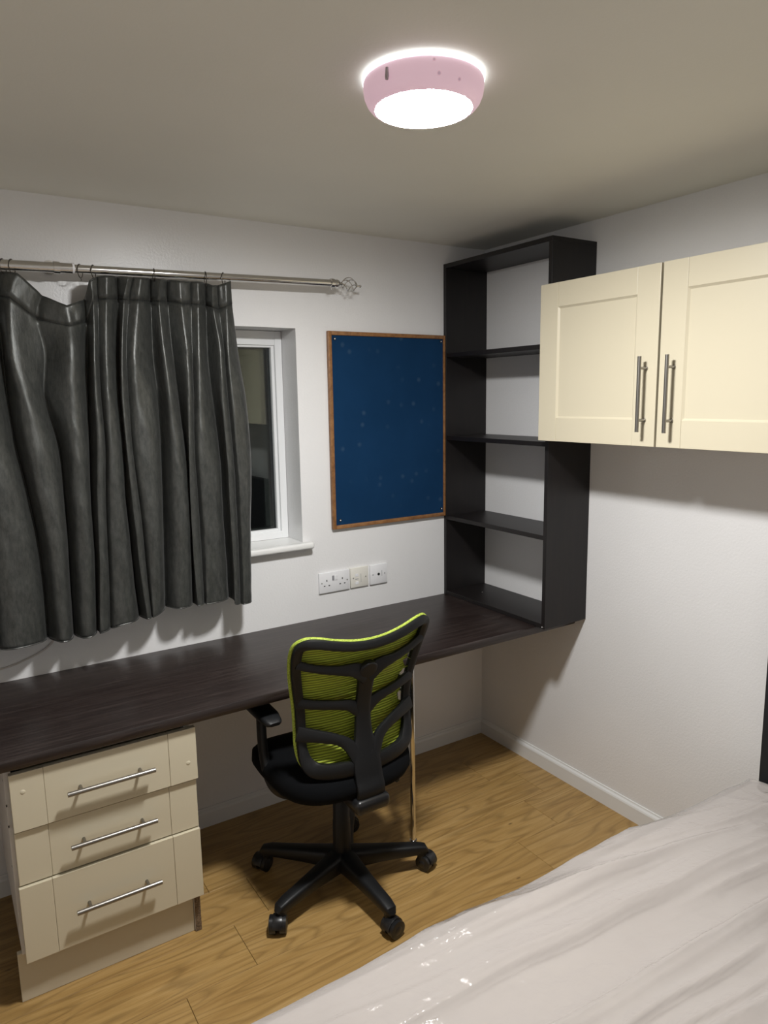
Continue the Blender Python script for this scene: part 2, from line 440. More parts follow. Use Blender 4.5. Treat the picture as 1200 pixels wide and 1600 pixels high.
for (hx, hz) in ((-.05, .69), (-.06, .655), (-.10, .60), (-.10, .54), (-.06, .40)):
    bm = new(); cyl(bm, (DX0-.0006, -.44+hx, hz), (DX0+.002, -.44+hx, hz), .003, 10); obj('peg_hole', bm, M_hole, dr)
def drawer(x0, x1, z0, z1, yf, hz, dots=()):
    bm = new(); g1, g2 = x0+.0825, x1-.0825
    b = .0012
    box(bm, x0, g1-.0003, yf, yf+.018, z0, z1, b, 2); box(bm, g1+.0003, g2-.0003, yf+.0008, yf+.018, z0, z1, b, 2); box(bm, g2+.0003, x1, yf, yf+.018, z0, z1, b, 2)
    box(bm, x0+.03, x1-.03, yf+.018, -.06, z0+.02, z1-.02)
    d = obj('drawer', bm, M_cream, dr)
    xc = (x0+x1)/2+.0015; bm = new(); yb = yf-.030
    for sx in (-.080, .080):
        cyl(bm, (xc+sx, yf+.0005, hz), (xc+sx, yb, hz), .0045, 12)
    cyl(bm, (xc-.117, yb, hz), (xc+.117, yb, hz), .0068, 16)
    obj('handle', bm, M_steel, d, True, 'brushed steel bar handle')
    for (px, pz) in dots:
        bm = new(); lathe(bm, 0, 0, [(.0075, 0), (.006, .0012), (.003, .0018), (.0005, .002)], 16, True, True)
        bmesh.ops.transform(bm, matrix=Matrix.Translation((px, yf+.0006, pz)) @ Matrix.Rotation(pi/2, 4, 'X'), verts=bm.verts)
        obj('screw_cap', bm, M_cream, d, True)
drawer(-2.103, -1.605, .530, .695, -.568, .612, ((-2.073, .641), (-1.632, .588)))
drawer(-2.103, -1.609, .3695, .5235, -.558, .449)
drawer(-2.106, -1.6085, .140, .3655, -.566, .256)

# ------------------------------------------------------------ tall shelf unit
SD, SW, SZ, ST = .234, .6436, 2.2232, .018
sh = root('shelf_unit', (-.117, -SW/2, DZ), 'tall dark open-backed shelf unit standing on the desk in the corner', 'shelf')
bm = new(); box(bm, -SD, -.001, -ST-.001, -.001, DZ+.0005, SZ-ST, .0006, 1); obj('side_panel', bm, M_shelf, sh)
bm = new(); box(bm, -SD, -.001, -SW, -SW+ST, DZ+.0005, SZ-ST, .0006, 1); obj('side_panel', bm, M_shelf, sh)
bm = new(); box(bm, -SD, -.001, -SW, -.001, SZ-ST, SZ, .0006, 1); obj('top_panel', bm, M_shelf, sh)
bm = new(); box(bm, -SD+.002, -.001, -SW+ST, -ST-.001, DZ+.0005, DZ+.018, .0006, 1); obj('bottom_panel', bm, M_shelf, sh)
for z in (1.836, 1.474, 1.113):
    bm = new(); box(bm, -SD+.002, -.001, -SW+ST+.0002, -ST-.0012, z-.009, z+.009, .0006, 1); obj('shelf', bm, M_shelf, sh)
bm = new()
for (y, z) in ((-SW+.006, .7575), (-SW+.013, .757)):
    bmesh.ops.create_uvsphere(bm, u_segments=8, v_segments=6, radius=.0022, matrix=Matrix.Translation((-SD+.002 if y < -SW+.01 else -SD, y, z)))
obj('chipped_corner', bm, M_trim, sh)
bm = new(); bmesh.ops.create_uvsphere(bm, u_segments=10, v_segments=6, radius=.004, matrix=Matrix.Translation((-.12, -.14, DZ+.0185))); obj('shelf_pin', bm, M_steel, sh)

# ------------------------------------------------------------ wall cabinets
CZ0, CZ1, CX = 1.4925, 2.045, -.291
def shaker(y0, y1, z0, z1, parent, handle_side):
    # one door facing -X: stiles, rails, recessed panel
    bm = new(); w = .0835; x0, x1 = CX, CX+.02; b = .0012; ya, yb = min(y0, y1), max(y0, y1)
    box(bm, x0, x1, ya, ya+w, z0, z1, b); box(bm, x0, x1, yb-w, yb, z0, z1, b)
    box(bm, x0+.0006, x1, ya+w+.0003, yb-w-.0003, z0, z0+w, b); box(bm, x0+.0006, x1, ya+w+.0003, yb-w-.0003, z1-w, z1, b)
    d = obj('door', bm, M_cream, parent)
    bm = new(); box(bm, x0+.0065, x1-.002, ya+w-.004, yb-w+.004, z0+w-.004, z1-w+.004)
    # bevelled inner moulding
    ia, ib, ic, id_ = ya+w, yb-w, z0+w, z1-w; q = .006
    o_ = [(x0+.0012, ia, ic), (x0+.0012, ib, ic), (x0+.0012, ib, id_), (x0+.0012, ia, id_)]
    i_ = [(x0+.0064, ia+q, ic+q), (x0+.0064, ib-q, ic+q), (x0+.0064, ib-q, id_-q), (x0+.0064, ia+q, id_-q)]
    vo = [bm.verts.new(p) for p in o_]; vi = [bm.verts.new(p) for p in i_]
    for k in range(4): bm.faces.new((vo[k], vo[(k+1) % 4], vi[(k+1) % 4], vi[k]))
    obj('door_panel', bm, M_cream, d)
    yh = (ya+.036) if handle_side < 0 else (yb-.056)
    yh = (ya+.0375) if handle_side < 0 else (yb-.052)
    xb = CX-.036; bm = new()
    for sz in (1.575, 1.735): cyl(bm, (CX+.0008, yh, sz), (xb, yh, sz), .0042, 12); cyl(bm, (CX+.0008, yh, sz), (CX-.005, yh, sz), .0058, 12)
    cyl(bm, (xb, yh, 1.539), (xb, yh, 1.771), .006, 16)
    obj('handle', bm, M_steel, d, True, 'steel bar handle')
def cabinet(ya, label):
    # two-door wall cabinet whose window end is at ya
    yb = ya-1.006
    r = root('wall_cabinet', (-.14, (ya+yb)/2, CZ0), label, 'cabinet')
    bm = new(); X0 = CX+.0215
    box(bm, X0, -.001, ya-.018, ya, CZ0+.002, CZ1-.002); box(bm, X0, -.001, yb, yb+.018, CZ0+.002, CZ1-.002)
    box(bm, X0, -.001, yb+.018, ya-.018, CZ0+.002, CZ0+.020); box(bm, X0, -.001, yb+.018, ya-.018, CZ1-.020, CZ1-.002)
    box(bm, -.012, -.001, yb+.018, ya-.018, CZ0+.020, CZ1-.020)
    obj('carcass', bm, M_cream, r)
    shaker(ya, ya-.4985, CZ0, CZ1, r, -1)
    shaker(ya-.5065, ya-1.005, CZ0, CZ1, r, 1)
cabinet(-.6465, 'cream two-door wall cabinet fixed beside the tall dark shelf unit')
cabinet(-1.6535, 'cream two-door wall cabinet further along the right wall above the bed')

# ------------------------------------------------------------ notice board
nb = root('notice_board', (-.53, -.01, 1.12), 'blue felt notice board in a thin oak frame on the wall', 'board')
bx0, bx1, bz0, bz1 = -.820, -.2365, 1.1215, 1.9215
fw2 = .016
bm = new(); box(bm, bx0+.006, bx1-.006, -.013, -.002, bz0+.006, bz1-.006); obj('felt_panel', bm, M_felt, nb)
for k, (a0, a1, c0, c1) in enumerate(((bx0, bx0+fw2, bz0, bz1), (bx1-.011, bx1, bz0, bz1), (bx0+fw2, bx1-.011, bz0, bz0+fw2), (bx0+fw2, bx1-.011, bz1-fw2, bz1))):
    bm = new(); box(bm, a0, a1, -.019, -.001, c0, c1, .0025, 2); obj('frame_strip', bm, M_frame, nb, True)
for (px, pz) in ((bx0+.031, bz1-.030), (bx1-.022, bz1-.026), (bx0+.036, bz0+.036), (bx1-.022, bz0+.034)):
    bm = new(); cyl(bm, (px, -.0131, pz), (px, -.0155, pz), .006, 14); s_ = obj('screw_cup', bm, M_hole, nb, True)
    bm = new(); cyl(bm, (px, -.0152, pz), (px, -.0168, pz), .0026, 10); obj('screw_head', bm, M_plate, s_, True)

# ------------------------------------------------------------ sockets
def plate(name, x0, x1, z0, z1, m, label, cat='socket'):
    r = root(name, ((x0+x1)/2, -.005, z0), label, cat)
    bm = new(); box(bm, x0, x1, -.0095, -.0005, z0, z1, .002, 2); obj('face_plate', bm, m, r, True)
    return r
def hole(r, x, z, wx, wz, m=M_hole, y=-.0097, d=.0012, name='pin_hole'):
    bm = new(); box(bm, x-wx/2, x+wx/2, y-.0002, y+d, z-wz/2, z+wz/2); obj(name, bm, m, r)
def screw(r, x, z):
    bm = new(); cyl(bm, (x, -.0094, z), (x, -.0103, z), .0026, 12); obj('screw', bm, M_screw, r, True)
z0, z1 = .857, .943
r = plate('double_socket', -.888, -.744, z0, z1, M_plate, 'white double plug socket, leftmost of the three wall plates')
zc = .897
for cx in (-.853, -.779):
    hole(r, cx, zc+.012, .0042, .008); hole(r, cx-.011, zc-.010, .007, .0042); hole(r, cx+.011, zc-.010, .007, .0042)
screw(r, -.8765, zc+.003); screw(r, -.7555, zc+.003)
for cx in (-.823, -.808):
    bm = new(); box(bm, cx-.005, cx+.005, -.0125, -.0090, zc+.010, zc+.030, .001, 1); obj('rocker_switch', bm, M_plate if cx > -.815 else M_print, r)
r = plate('telephone_socket', -.7385, -.650, z0+.001, z1+.001, M_plate2, 'ivory data socket plate, middle of the three wall plates')
screw(r, -.7255, zc+.003); screw(r, -.664, zc+.003)
for dz in (.014, -.020):
    bm = new(); box(bm, -.716, -.700, -.0108, -.009, zc+dz-.006, zc+dz+.006, .0006, 1); obj('module', bm, M_plate, r)
hole(r, -.708, zc-.003, .016, .003, M_print, name='printed_mark'); hole(r, -.688, zc+.0, .0015, .036, M_print, name='printed_mark')
r = plate('aerial_socket', -.641, -.553, z0, z1, M_plate, 'white aerial socket with one round hole, rightmost of the three plates')
screw(r, -.627, zc+.003); screw(r, -.567, zc+.003)
bm = new(); cyl(bm, (-.598, -.0094, zc+.003), (-.598, -.0106, zc+.003), .006, 20); obj('coaxial_hole', bm, M_hole, r, True)
hole(r, -.581, zc+.005, .002, .026, M_print, name='printed_mark')

# ------------------------------------------------------------ curtain rod, rings, finial
def rodz(x): return 2.066 + (x+1.959)*.0225
RY = -.092
rod = root('curtain_rod', (-1.4, RY, 2.07), 'satin chrome telescopic curtain rod above the window', 'curtain rod')
bm = new(); cyl(bm, (-2.62, RY, rodz(-2.62)), (-1.757, RY, rodz(-1.757)), .0155, 28); obj('outer_tube', bm, M_pole, rod, True)
bm = new(); cyl(bm, (-1.77, RY, rodz(-1.77)), (-.846, RY, rodz(-.846)), .0125, 28); obj('inner_tube', bm, M_pole, rod, True)
bm = new(); cyl(bm, (-1.760, RY, rodz(-1.76)), (-1.754, RY, rodz(-1.755)), .0163, 28); obj('end_collar', bm, M_plate, rod, True, 'pale plastic collar')
for bx in (-1.805, -2.5):
    bm = new(); z = rodz(bx)
    tube(bm, [(bx-.008, -.0005, z+.012), (bx-.008, -.008, z+.012)], .022, 20)
    tube(bm, [(bx-.008, -.006, z+.012), (bx-.004, -.05, z+.012), (bx, RY+.012, z+.006)], .007, 12)
    cyl(bm, (bx-.009, RY, z), (bx+.009, RY, z), .0185, 24)
    obj('bracket', bm, M_pole, rod, True)
z = rodz(-.846); xf = -.846
bm = new()
lathe(bm, 0, 0, [(.0125, 0), (.0165, .002), (.0165, .016), (.012, .019), (.013, .022), (.0145, .030), (.012, .038), (.006, .042), (.005, .052)], 24, True, True)
RX = Matrix.Translation((xf, RY, z)) @ Matrix.Rotation(pi/2, 4, 'Y')
bmesh.ops.transform(bm, matrix=RX, verts=bm.verts)
fin = obj('finial', bm, M_pole, rod, True, 'twisted wire cage finial')
bm = new()
for k in range(4):
    pts = []
    for i in range(17):
        t_ = i/16; rr = .004 + .023*sin(pi*t_)**.8; an = k*pi/2 + t_*pi*1.25
        pts.append((xf+.050+.068*t_, RY+rr*cos(an), z-.004*t_+rr*sin(an)))
    tube(bm, pts, .0018, 8)
bmesh.ops.create_uvsphere(bm, u_segments=14, v_segments=10, radius=.0055, matrix=Matrix.Translation((xf+.133, RY, z-.004)))
tube(bm, [(xf+.115, RY, z-.004), (xf+.13, RY, z-.004)], .003, 8)
obj('wire_cage', bm, M_pole, fin, True)
bm = new(); tube(bm, [(xf+.006, RY, z-.014), (xf+.006, RY, z-.024)], .0028, 10); obj('grub_screw', bm, M_screw, fin, True)
ring_info = [(-1.952, .5, 'first thin dark curtain ring at the photo edge, left of its close neighbour'), (-1.928, .5, 'dark curtain ring close right of the ring at the photo edge'),
    (-1.737, .55, 'empty curtain ring just right of the rod joint collar'), (-1.697, .5, 'curtain ring holding the raised corner of curtain right of the sag'),
    (-1.508, .10, 'edge-on curtain ring above the middle of the curtain'), (-1.333, .14, 'edge-on curtain ring left of the last ring'), (-1.268, .62, 'last curtain ring at the right edge of the curtain')]
for x, tw, lab in ring_info:
    z = rodz(x); rr = .0205 if x > -1.75 else .022; rad = .0125 if x > -1.757 else .0155
    cz = z + rad - rr + .0015
    r = root('curtain_ring', (x, RY, cz), lab, 'curtain ring', 'curtain rings on the rod')
    bm = new(); pts = []
    for k in range(28):
        a = 2*pi*k/28; pts.append((x+rr*cos(a)*sin(tw), RY+rr*cos(a)*cos(tw), cz+rr*sin(a)))
    tube(bm, pts, .0014, 8, closed=True); obj('ring', bm, M_ring, r, True)
    bm = new(); tube(bm, [(x, RY, cz-rr), (x+.002, RY-.002, cz-rr-.006), (x, RY-.002, cz-rr-.010)], .0011, 8); obj('eyelet', bm, M_ring, r, True)

# ------------------------------------------------------------ curtain
CURT = [
[(-2.028,-0.106,2.046),(-1.969,-0.084,2.045),(-1.917,-0.106,2.040),(-1.851,-0.084,1.984),(-1.787,-0.106,1.954),(-1.727,-0.084,1.980),(-1.712,-0.106,2.034),(-1.687,-0.096,2.049),(-1.662,-0.106,2.052),(-1.622,-0.084,2.056),(-1.595,-0.106,2.053),(-1.576,-0.096,2.055),(-1.555,-0.106,2.054),(-1.516,-0.084,2.058),(-1.493,-0.106,2.054),(-1.461,-0.084,2.057),(-1.427,-0.106,2.053),(-1.384,-0.096,2.055),(-1.365,-0.106,2.055),(-1.328,-0.084,2.056),(-1.314,-0.106,2.046),(-1.292,-0.096,2.049),(-1.267,-0.106,2.057),(-1.244,-0.096,2.067)],
[(-2.034,-0.110,1.982),(-1.975,-0.080,1.977),(-1.942,-0.110,1.971),(-1.870,-0.080,1.916),(-1.785,-0.110,1.896),(-1.727,-0.080,1.915),(-1.709,-0.110,1.972),(-1.691,-0.098,1.984),(-1.668,-0.110,1.984),(-1.624,-0.080,1.990),(-1.613,-0.110,1.985),(-1.594,-0.098,1.986),(-1.568,-0.110,1.986),(-1.519,-0.080,1.988),(-1.502,-0.110,1.985),(-1.464,-0.080,1.991),(-1.428,-0.110,1.983),(-1.389,-0.098,1.985),(-1.368,-0.110,1.983),(-1.331,-0.080,1.986),(-1.317,-0.110,1.975),(-1.292,-0.098,1.973),(-1.268,-0.110,1.984),(-1.244,-0.098,1.991)],
[(-2.035,-0.131,1.808),(-1.975,-0.069,1.813),(-1.952,-0.131,1.809),(-1.856,-0.069,1.815),(-1.791,-0.131,1.813),(-1.731,-0.069,1.818),(-1.722,-0.131,1.814),(-1.702,-0.108,1.816),(-1.683,-0.131,1.815),(-1.636,-0.069,1.820),(-1.638,-0.131,1.816),(-1.618,-0.108,1.818),(-1.593,-0.131,1.817),(-1.521,-0.069,1.822),(-1.502,-0.131,1.819),(-1.458,-0.069,1.823),(-1.427,-0.131,1.820),(-1.400,-0.108,1.822),(-1.380,-0.131,1.821),(-1.332,-0.069,1.826),(-1.308,-0.131,1.822),(-1.285,-0.108,1.824),(-1.275,-0.131,1.823),(-1.225,-0.088,1.827)],
[(-2.031,-0.138,1.678),(-1.974,-0.064,1.678),(-1.933,-0.138,1.677),(-1.867,-0.064,1.677),(-1.803,-0.138,1.675),(-1.739,-0.064,1.675),(-1.728,-0.138,1.674),(-1.707,-0.111,1.674),(-1.689,-0.138,1.674),(-1.645,-0.064,1.674),(-1.649,-0.138,1.673),(-1.623,-0.111,1.673),(-1.593,-0.138,1.673),(-1.517,-0.064,1.672),(-1.496,-0.138,1.671),(-1.448,-0.064,1.671),(-1.431,-0.138,1.671),(-1.405,-0.111,1.670),(-1.387,-0.138,1.670),(-1.322,-0.064,1.670),(-1.309,-0.138,1.669),(-1.280,-0.111,1.669),(-1.267,-0.138,1.668),(-1.206,-0.086,1.668)],
[(-2.032,-0.142,1.528),(-1.963,-0.060,1.520),(-1.917,-0.142,1.522),(-1.842,-0.060,1.514),(-1.798,-0.142,1.516),(-1.749,-0.060,1.509),(-1.731,-0.142,1.512),(-1.706,-0.112,1.509),(-1.690,-0.142,1.510),(-1.644,-0.060,1.503),(-1.646,-0.142,1.508),(-1.621,-0.112,1.505),(-1.585,-0.142,1.505),(-1.516,-0.060,1.497),(-1.487,-0.142,1.500),(-1.436,-0.060,1.493),(-1.439,-0.142,1.497),(-1.414,-0.112,1.494),(-1.392,-0.142,1.495),(-1.312,-0.060,1.486),(-1.306,-0.142,1.490),(-1.274,-0.112,1.487),(-1.261,-0.142,1.488),(-1.202,-0.085,1.482)],
[(-2.026,-0.142,1.373),(-1.941,-0.060,1.356),(-1.900,-0.142,1.361),(-1.838,-0.060,1.347),(-1.800,-0.142,1.352),(-1.758,-0.060,1.339),(-1.744,-0.142,1.347),(-1.716,-0.112,1.341),(-1.694,-0.142,1.343),(-1.648,-0.060,1.329),(-1.638,-0.142,1.338),(-1.612,-0.112,1.332),(-1.582,-0.142,1.333),(-1.523,-0.060,1.318),(-1.483,-0.142,1.324),(-1.433,-0.060,1.310),(-1.445,-0.142,1.320),(-1.413,-0.112,1.314),(-1.393,-0.142,1.316),(-1.310,-0.060,1.299),(-1.302,-0.142,1.307),(-1.271,-0.112,1.301),(-1.256,-0.142,1.303),(-1.209,-0.085,1.292)],
[(-2.023,-0.142,1.214),(-1.926,-0.060,1.187),(-1.884,-0.142,1.196),(-1.839,-0.060,1.176),(-1.801,-0.142,1.185),(-1.762,-0.060,1.166),(-1.754,-0.142,1.179),(-1.725,-0.112,1.170),(-1.699,-0.142,1.172),(-1.642,-0.060,1.150),(-1.629,-0.142,1.163),(-1.605,-0.112,1.155),(-1.583,-0.142,1.157),(-1.533,-0.060,1.136),(-1.483,-0.142,1.144),(-1.437,-0.060,1.124),(-1.444,-0.142,1.139),(-1.410,-0.112,1.129),(-1.389,-0.142,1.132),(-1.306,-0.060,1.106),(-1.299,-0.142,1.120),(-1.271,-0.112,1.111),(-1.258,-0.142,1.114),(-1.218,-0.085,1.099)],
[(-2.024,-0.142,0.901),(-1.922,-0.060,0.897),(-1.882,-0.142,0.894),(-1.847,-0.060,0.894),(-1.812,-0.142,0.893),(-1.772,-0.060,0.897),(-1.771,-0.142,0.900),(-1.736,-0.112,0.906),(-1.705,-0.142,0.915),(-1.632,-0.060,0.918),(-1.616,-0.142,0.921),(-1.599,-0.112,0.921),(-1.592,-0.142,0.925),(-1.541,-0.060,0.938),(-1.491,-0.142,0.937),(-1.444,-0.060,0.937),(-1.440,-0.142,0.937),(-1.411,-0.112,0.937),(-1.398,-0.142,0.937),(-1.305,-0.060,0.933),(-1.302,-0.142,0.919),(-1.274,-0.112,0.912),(-1.263,-0.142,0.912),(-1.227,-0.085,0.912)]]
KEY = 'RVRVRVRSRVRSRVRVRSRVRSRE'
def lobes(r, nu, mix):
    out = catmull(r, nu); n_ = len(r)
    kinds = ['V' if k % 2 == 0 else 'R' for k in range(6, 0, -1)] + list(KEY)
    kinds = ['V' if k % 2 else 'R' for k in range(6, 0, -1)] + list(KEY)
    for i in range(n_-1):
        a, b_ = kinds[i], kinds[i+1]
        if (a == 'R') == (b_ == 'R'): continue
        for j in range(nu):
            t_ = j/nu; tr = t_ if a == 'R' else 1-t_
            yr, yv = (r[i].y, r[i+1].y) if a == 'R' else (r[i+1].y, r[i].y)
            y_ = yv + (yr-yv)*(1-tr**2.4)**.62
            p = out[i*nu+j]; p.y += (y_-p.y)*mix
    return out
def surf(rows, nu, nvs):
    # rows: list of rows of control points -> dense grid
    dense = [lobes(r, nu, (0, 0, .35, .65, .9, 1, 1, 1)[k]) for k, r in enumerate(rows)]
    for k in (0, 1):     # the heading bends in flat panels between its pleats
        lin = [rows[k][i].lerp(rows[k][i+1], j/nu) for i in range(len(rows[k])-1) for j in range(nu)] + [rows[k][-1]]
        dense[k] = [a.lerp(b, .75) for a, b in zip(dense[k], lin)]
    cols = list(zip(*dense)); out = []
    for c in cols:
        c = list(c); o = []
        for i in range(len(c)-1):
            p0, p1, p2, p3 = c[max(0, i-1)], c[i], c[i+1], c[min(len(c)-1, i+2)]
            for k in range(nvs[i]):
                t = k/nvs[i]
                o.append(.5*((2*p1) + (p2-p0)*t + (2*p0-5*p1+4*p2-p3)*t*t + (3*p1-p0-3*p2+p3)*t**3))
        o.append(c[-1].copy()); out.append(o)
    return out   # [u][v]
def grid_mesh(G, bm, v0, v1, off=0):
    V = [[bm.verts.new(G[u][v] + Vector((0, off, 0))) for v in range(v0, v1+1)] for u in range(len(G))]
    for u in range(len(G)-1):
        for v in range(v1-v0): bm.faces.new((V[u][v], V[u+1][v], V[u+1][v+1], V[u][v+1]))
ext = []
for r in CURT:
    r = [Vector(p) for p in r]; a = r[0]
    # the curtain goes on out of frame to the left
    pre = []
    for k in range(6, 0, -1):
        pre.append(Vector((a.x - .055*k, -.07 if k % 2 else a.y, a.z - (.0045*k if a.z > 1.5 else 0))))
    ext.append(pre + r)
nvs = [6, 8, 12, 14, 14, 14, 16]
NU = 12
G = surf(ext, NU, nvs)
for u, col in enumerate(G):
    for v, p in enumerate(col):
        d = (2.0-p.z)
        if v > 6:
            k = min(1, (v-6)/10)
            q = Vector((p.x*16, 0, p.z*3.2)); p.y += k*.006*noise.noise(q) ; p.x += k*.004*noise.noise(q+Vector((7, 3, 1)))
            q2 = Vector((p.x*30+p.z*9, 3, p.z*11)); p.y += k*.0035*noise.noise(q2)
        else:
            q = Vector((p.x*45, 2, p.z*25)); p.y += .003*noise.noise(q)
            if v < 6 or True:
                f = u/NU; fr = abs(f-round(f)); idx = int(round(f))-6
                if 0 <= idx < len(KEY) and KEY[idx] in 'VS': p.y += (.011 if KEY[idx] == 'V' else .006)*exp(-(fr/.16)**2)
        p.y = min(p.y, -.052)
curt = root('curtain', (-1.65, -.095, .90), 'charcoal satin pencil-pleat curtain sagging between its rings on the rod', 'curtain')
bm = new(); grid_mesh(G, bm, 6, len(G[0])-1)
o = obj('drape', bm, M_curt, curt, True, ang=180)
md = o.modifiers.new('th', 'SOLIDIFY'); md.thickness = .002; md.offset = 0
bm = new(); grid_mesh(G, bm, 0, 6, -.0005)
o = obj('heading_band', bm, M_curt, curt, True, ang=60)
md = o.modifiers.new('th', 'SOLIDIFY'); md.thickness = .005; md.offset = 0
bm = new(); tube(bm, [G[u][6] + Vector((0, -.0028, .0)) for u in range(0, len(G), 2)], .0011, 6); obj('stitch_line', bm, M_curt, curt, True)
bm = new(); tube(bm, [G[u][-1] + Vector((0, 0, .001)) for u in range(len(G))], .0022, 6); obj('hem', bm, M_curt, curt, True)
bm = new(); tube(bm, [G[u][0] + Vector((0, 0, 0)) for u in range(len(G))], .0030, 6); obj('top_seam', bm, M_curt, curt, True)

# wall cable
bm = new(); tube(bm, catmull([(-2.6, -.004, .772), (-2.3, -.004, .778), (-2.068, -.004, .797), (-1.985, -.004, .815), (-1.925, -.004, .84), (-1.895, -.004, .875), (-1.90, -.004, .93), (-1.90, -.004, 1.07)], 8), .0032, 8)
o = obj('wall_cable', bm, M_cord, None, True, org=(-1.95, -.004, .8)); tag(o, 'thin white cable clipped on the wall below the curtain', 'cable')
bm = new(); box(bm, -1.915, -1.885, -.012, -.0005, .868, .905, .002); o = obj('cable_clip', bm, M_trim, None, org=(-1.9, -.006, .868)); tag(o, 'small white cable clip half hidden below the curtain hem', 'clip')

# ------------------------------------------------------------ office chair
CXc, CYc = -1.130, -.590
ch = root('office_chair', (CXc, CYc, 0), 'black swivel office chair with torn lime green mesh back', 'chair')
arm_a = [271.5, 198, 340, 133, 55]
bm = new(); lathe(bm, CXc, CYc, [(.024, .056), (.038, .062), (.044, .080), (.043, .108), (.038, .120), (.032, .126)], 32, True, True); hub = obj('base_hub', bm, M_black, ch, True)
for i, ad in enumerate(arm_a):
    a = radians(ad); d = Vector((cos(a), sin(a), 0)); P = lambda s, z: Vector((CXc, CYc, 0)) + d*s + Vector((0, 0, z))
    bm = new()
    pts = [P(.02, .094), P(.07, .092), (P(.14, .089)), P(.21, .085), P(.265, .082), P(.292, .077), P(.302, .067)]
    tube(bm, pts, 0, 16, up=(0, 0, 1), flat=[(.038, .034), (.033, .030), (.027, .025), (.0235, .0215), (.022, .019), (.019, .016), (.011, .009)])
    tube(bm, [P(.285, .078), P(.285, .050)], [.019, .017], 16)
    lg = obj('leg', bm, M_black, ch, True)
    # caster
    cc = P(.289, .0); sw = random.Random(i*3+1).uniform(-.9, .9)
    sw = [radians(100), radians(150), radians(20), radians(120), radians(80)][i] ; ax = Vector((cos(sw), sin(sw), 0)); fw_ = Vector((-ax.y, ax.x, 0))
    ct = cc + d*.012; ct.z = .0290
    bm = new(); cyl(bm, (cc.x, cc.y, .052), (cc.x, cc.y, .040), .006, 10)
    # hood: half disc over the wheels
    hood = [ct + fw_*(.0305*cos(t_)) + Vector((0, 0, .0305*sin(t_))) for t_ in [radians(5+17*k) for k in range(11)]]
    tube(bm, hood, 0, 10, up=[ax]*11, flat=(.0022, .0150))
    cs = obj('caster', bm, M_blackg, ch, True)
    for s in (-1, 1):
        bm = new(); wp = ct + ax*(s*.0165)
        tube(bm, [wp - ax*.0115, wp - ax*.010, wp + ax*.010, wp + ax*.0115], [.0240, .0283, .0283, .0240], 26)
        tube(bm, [wp + ax*(s*.0114), wp + ax*(s*.0130)], [.014, .012], 18)
        obj('wheel', bm, M_blackg, cs, True)
bm = new(); lathe(bm, CXc, CYc, [(.0310, .118), (.0300, .235), (.0285, .238), (.0275, .300), (.0250, .303), (.0245, .392)], 32, True, True); obj('gas_lift', bm, M_black, ch, True)
# seat
def rsq(cx, cy, ax_, ay, z, n=48, p=3.2, shear=0):
    out = []
    for k in range(n):
        a = 2*pi*k/n; c_, s_ = cos(a), sin(a)
        out.append((cx + ax_*math.copysign(abs(c_)**(2/p), c_), cy + ay*math.copysign(abs(s_)**(2/p), s_), z))
    return out
SX, SY = -1.142, -.545
bm = new(); rings = []
for (ax_, ay, z, dz) in ((.12, .12, .388, 0), (.205, .205, .392, 0), (.232, .232, .405, 0), (.243, .240, .425, 0), (.240, .238, .447, 0), (.222, .222, .464, 0), (.17, .17, .472, 0), (.08, .08, .470, 0), (.01, .01, .468, 0)):
    ring = []
    for (x, y, zz) in rsq(SX, SY, ax_, ay, z):
        zz += .020 - .030*max(0, (y-SY)/.24)**3 + .018*((x-SX)/.24)**2*(1 if z > .44 else .3)
        ring.append(bm.verts.new((x, y, zz)))
    rings.append(ring)
for a_, b_ in zip(rings, rings[1:]):
    n = len(a_)
    for k in range(n): bm.faces.new((a_[k], a_[(k+1) % n], b_[(k+1) % n], b_[k]))
bm.faces.new(list(reversed(rings[0]))); bm.faces.new(rings[-1])
seat = obj('seat', bm, M_bfab, ch, True, 'thick black fabric cushion', ang=80)
bm = new(); box(bm, SX-.085, SX+.085, SY-.12, SY+.10, .372, .413, .012, 3); obj('tilt_mechanism', bm, M_blackg, ch, True)
bm = new(); tube(bm, [(SX+.07, SY-.04, .392), (SX+.15, SY-.07, .388), (SX+.190, SY-.085, .380)], .005, 10)
lv = obj('height_lever', bm, M_blackg, ch, True)
bm = new(); tube(bm, [(SX+.185, SY-.083, .384), (SX+.192, SY-.09, .374), (SX+.203, SY-.098, .355), (SX+.208, SY-.102, .342)], [.008, .013, .0135, .009], 14, ); obj('lever_knob', bm, M_blackg, lv, True)
# back
BX = -1.130
def yc(z):
    pts = [(.48, -.772), (.55, -.752), (.62, -.738), (.70, -.738), (.78, -.755), (.86, -.782), (.93, -.815), (.99, -.845)]
    for (a, b_), (c_, d_) in zip(pts, pts[1:]):
        if z <= c_: t_ = max(0, (z-a)/(c_-a)); t_ = t_; return b_+(d_-b_)*t_
    return pts[-1][1]
def ys(z):   # smoothed
    return sum(yc(z+d_) for d_ in (-.03, -.02, -.01, 0, .01, .02, .03))/7
def SF(x, z, off=0): return Vector((BX+x, ys(z) + .055*(x/.24)**2 + off, z))
half = [(0, .944), (.06, .948), (.12, .960), (.17, .973), (.208, .975), (.234, .958), (.241, .925), (.236, .87), (.224, .80), (.212, .73), (.208, .66), (.208, .60), (.200, .555), (.175, .522), (.13, .507), (.07, .502), (0, .500)]
outline = half + [(-x, z) for x, z in reversed(half[1:-1])]
op = [Vector((x, z, 0)) for x, z in outline]
dense = catmull(op, 5, True)
def inset(d):
    n = len(dense); out = []
    for i in range(n):
        t_ = (dense[(i+1) % n]-dense[i-1]).normalized(); nn = Vector((t_.y, -t_.x, 0))   # outline is clockwise: inside is +nn
        out.append(dense[i] + nn*d)
    return out
cen = Vector((0, .73, 0))
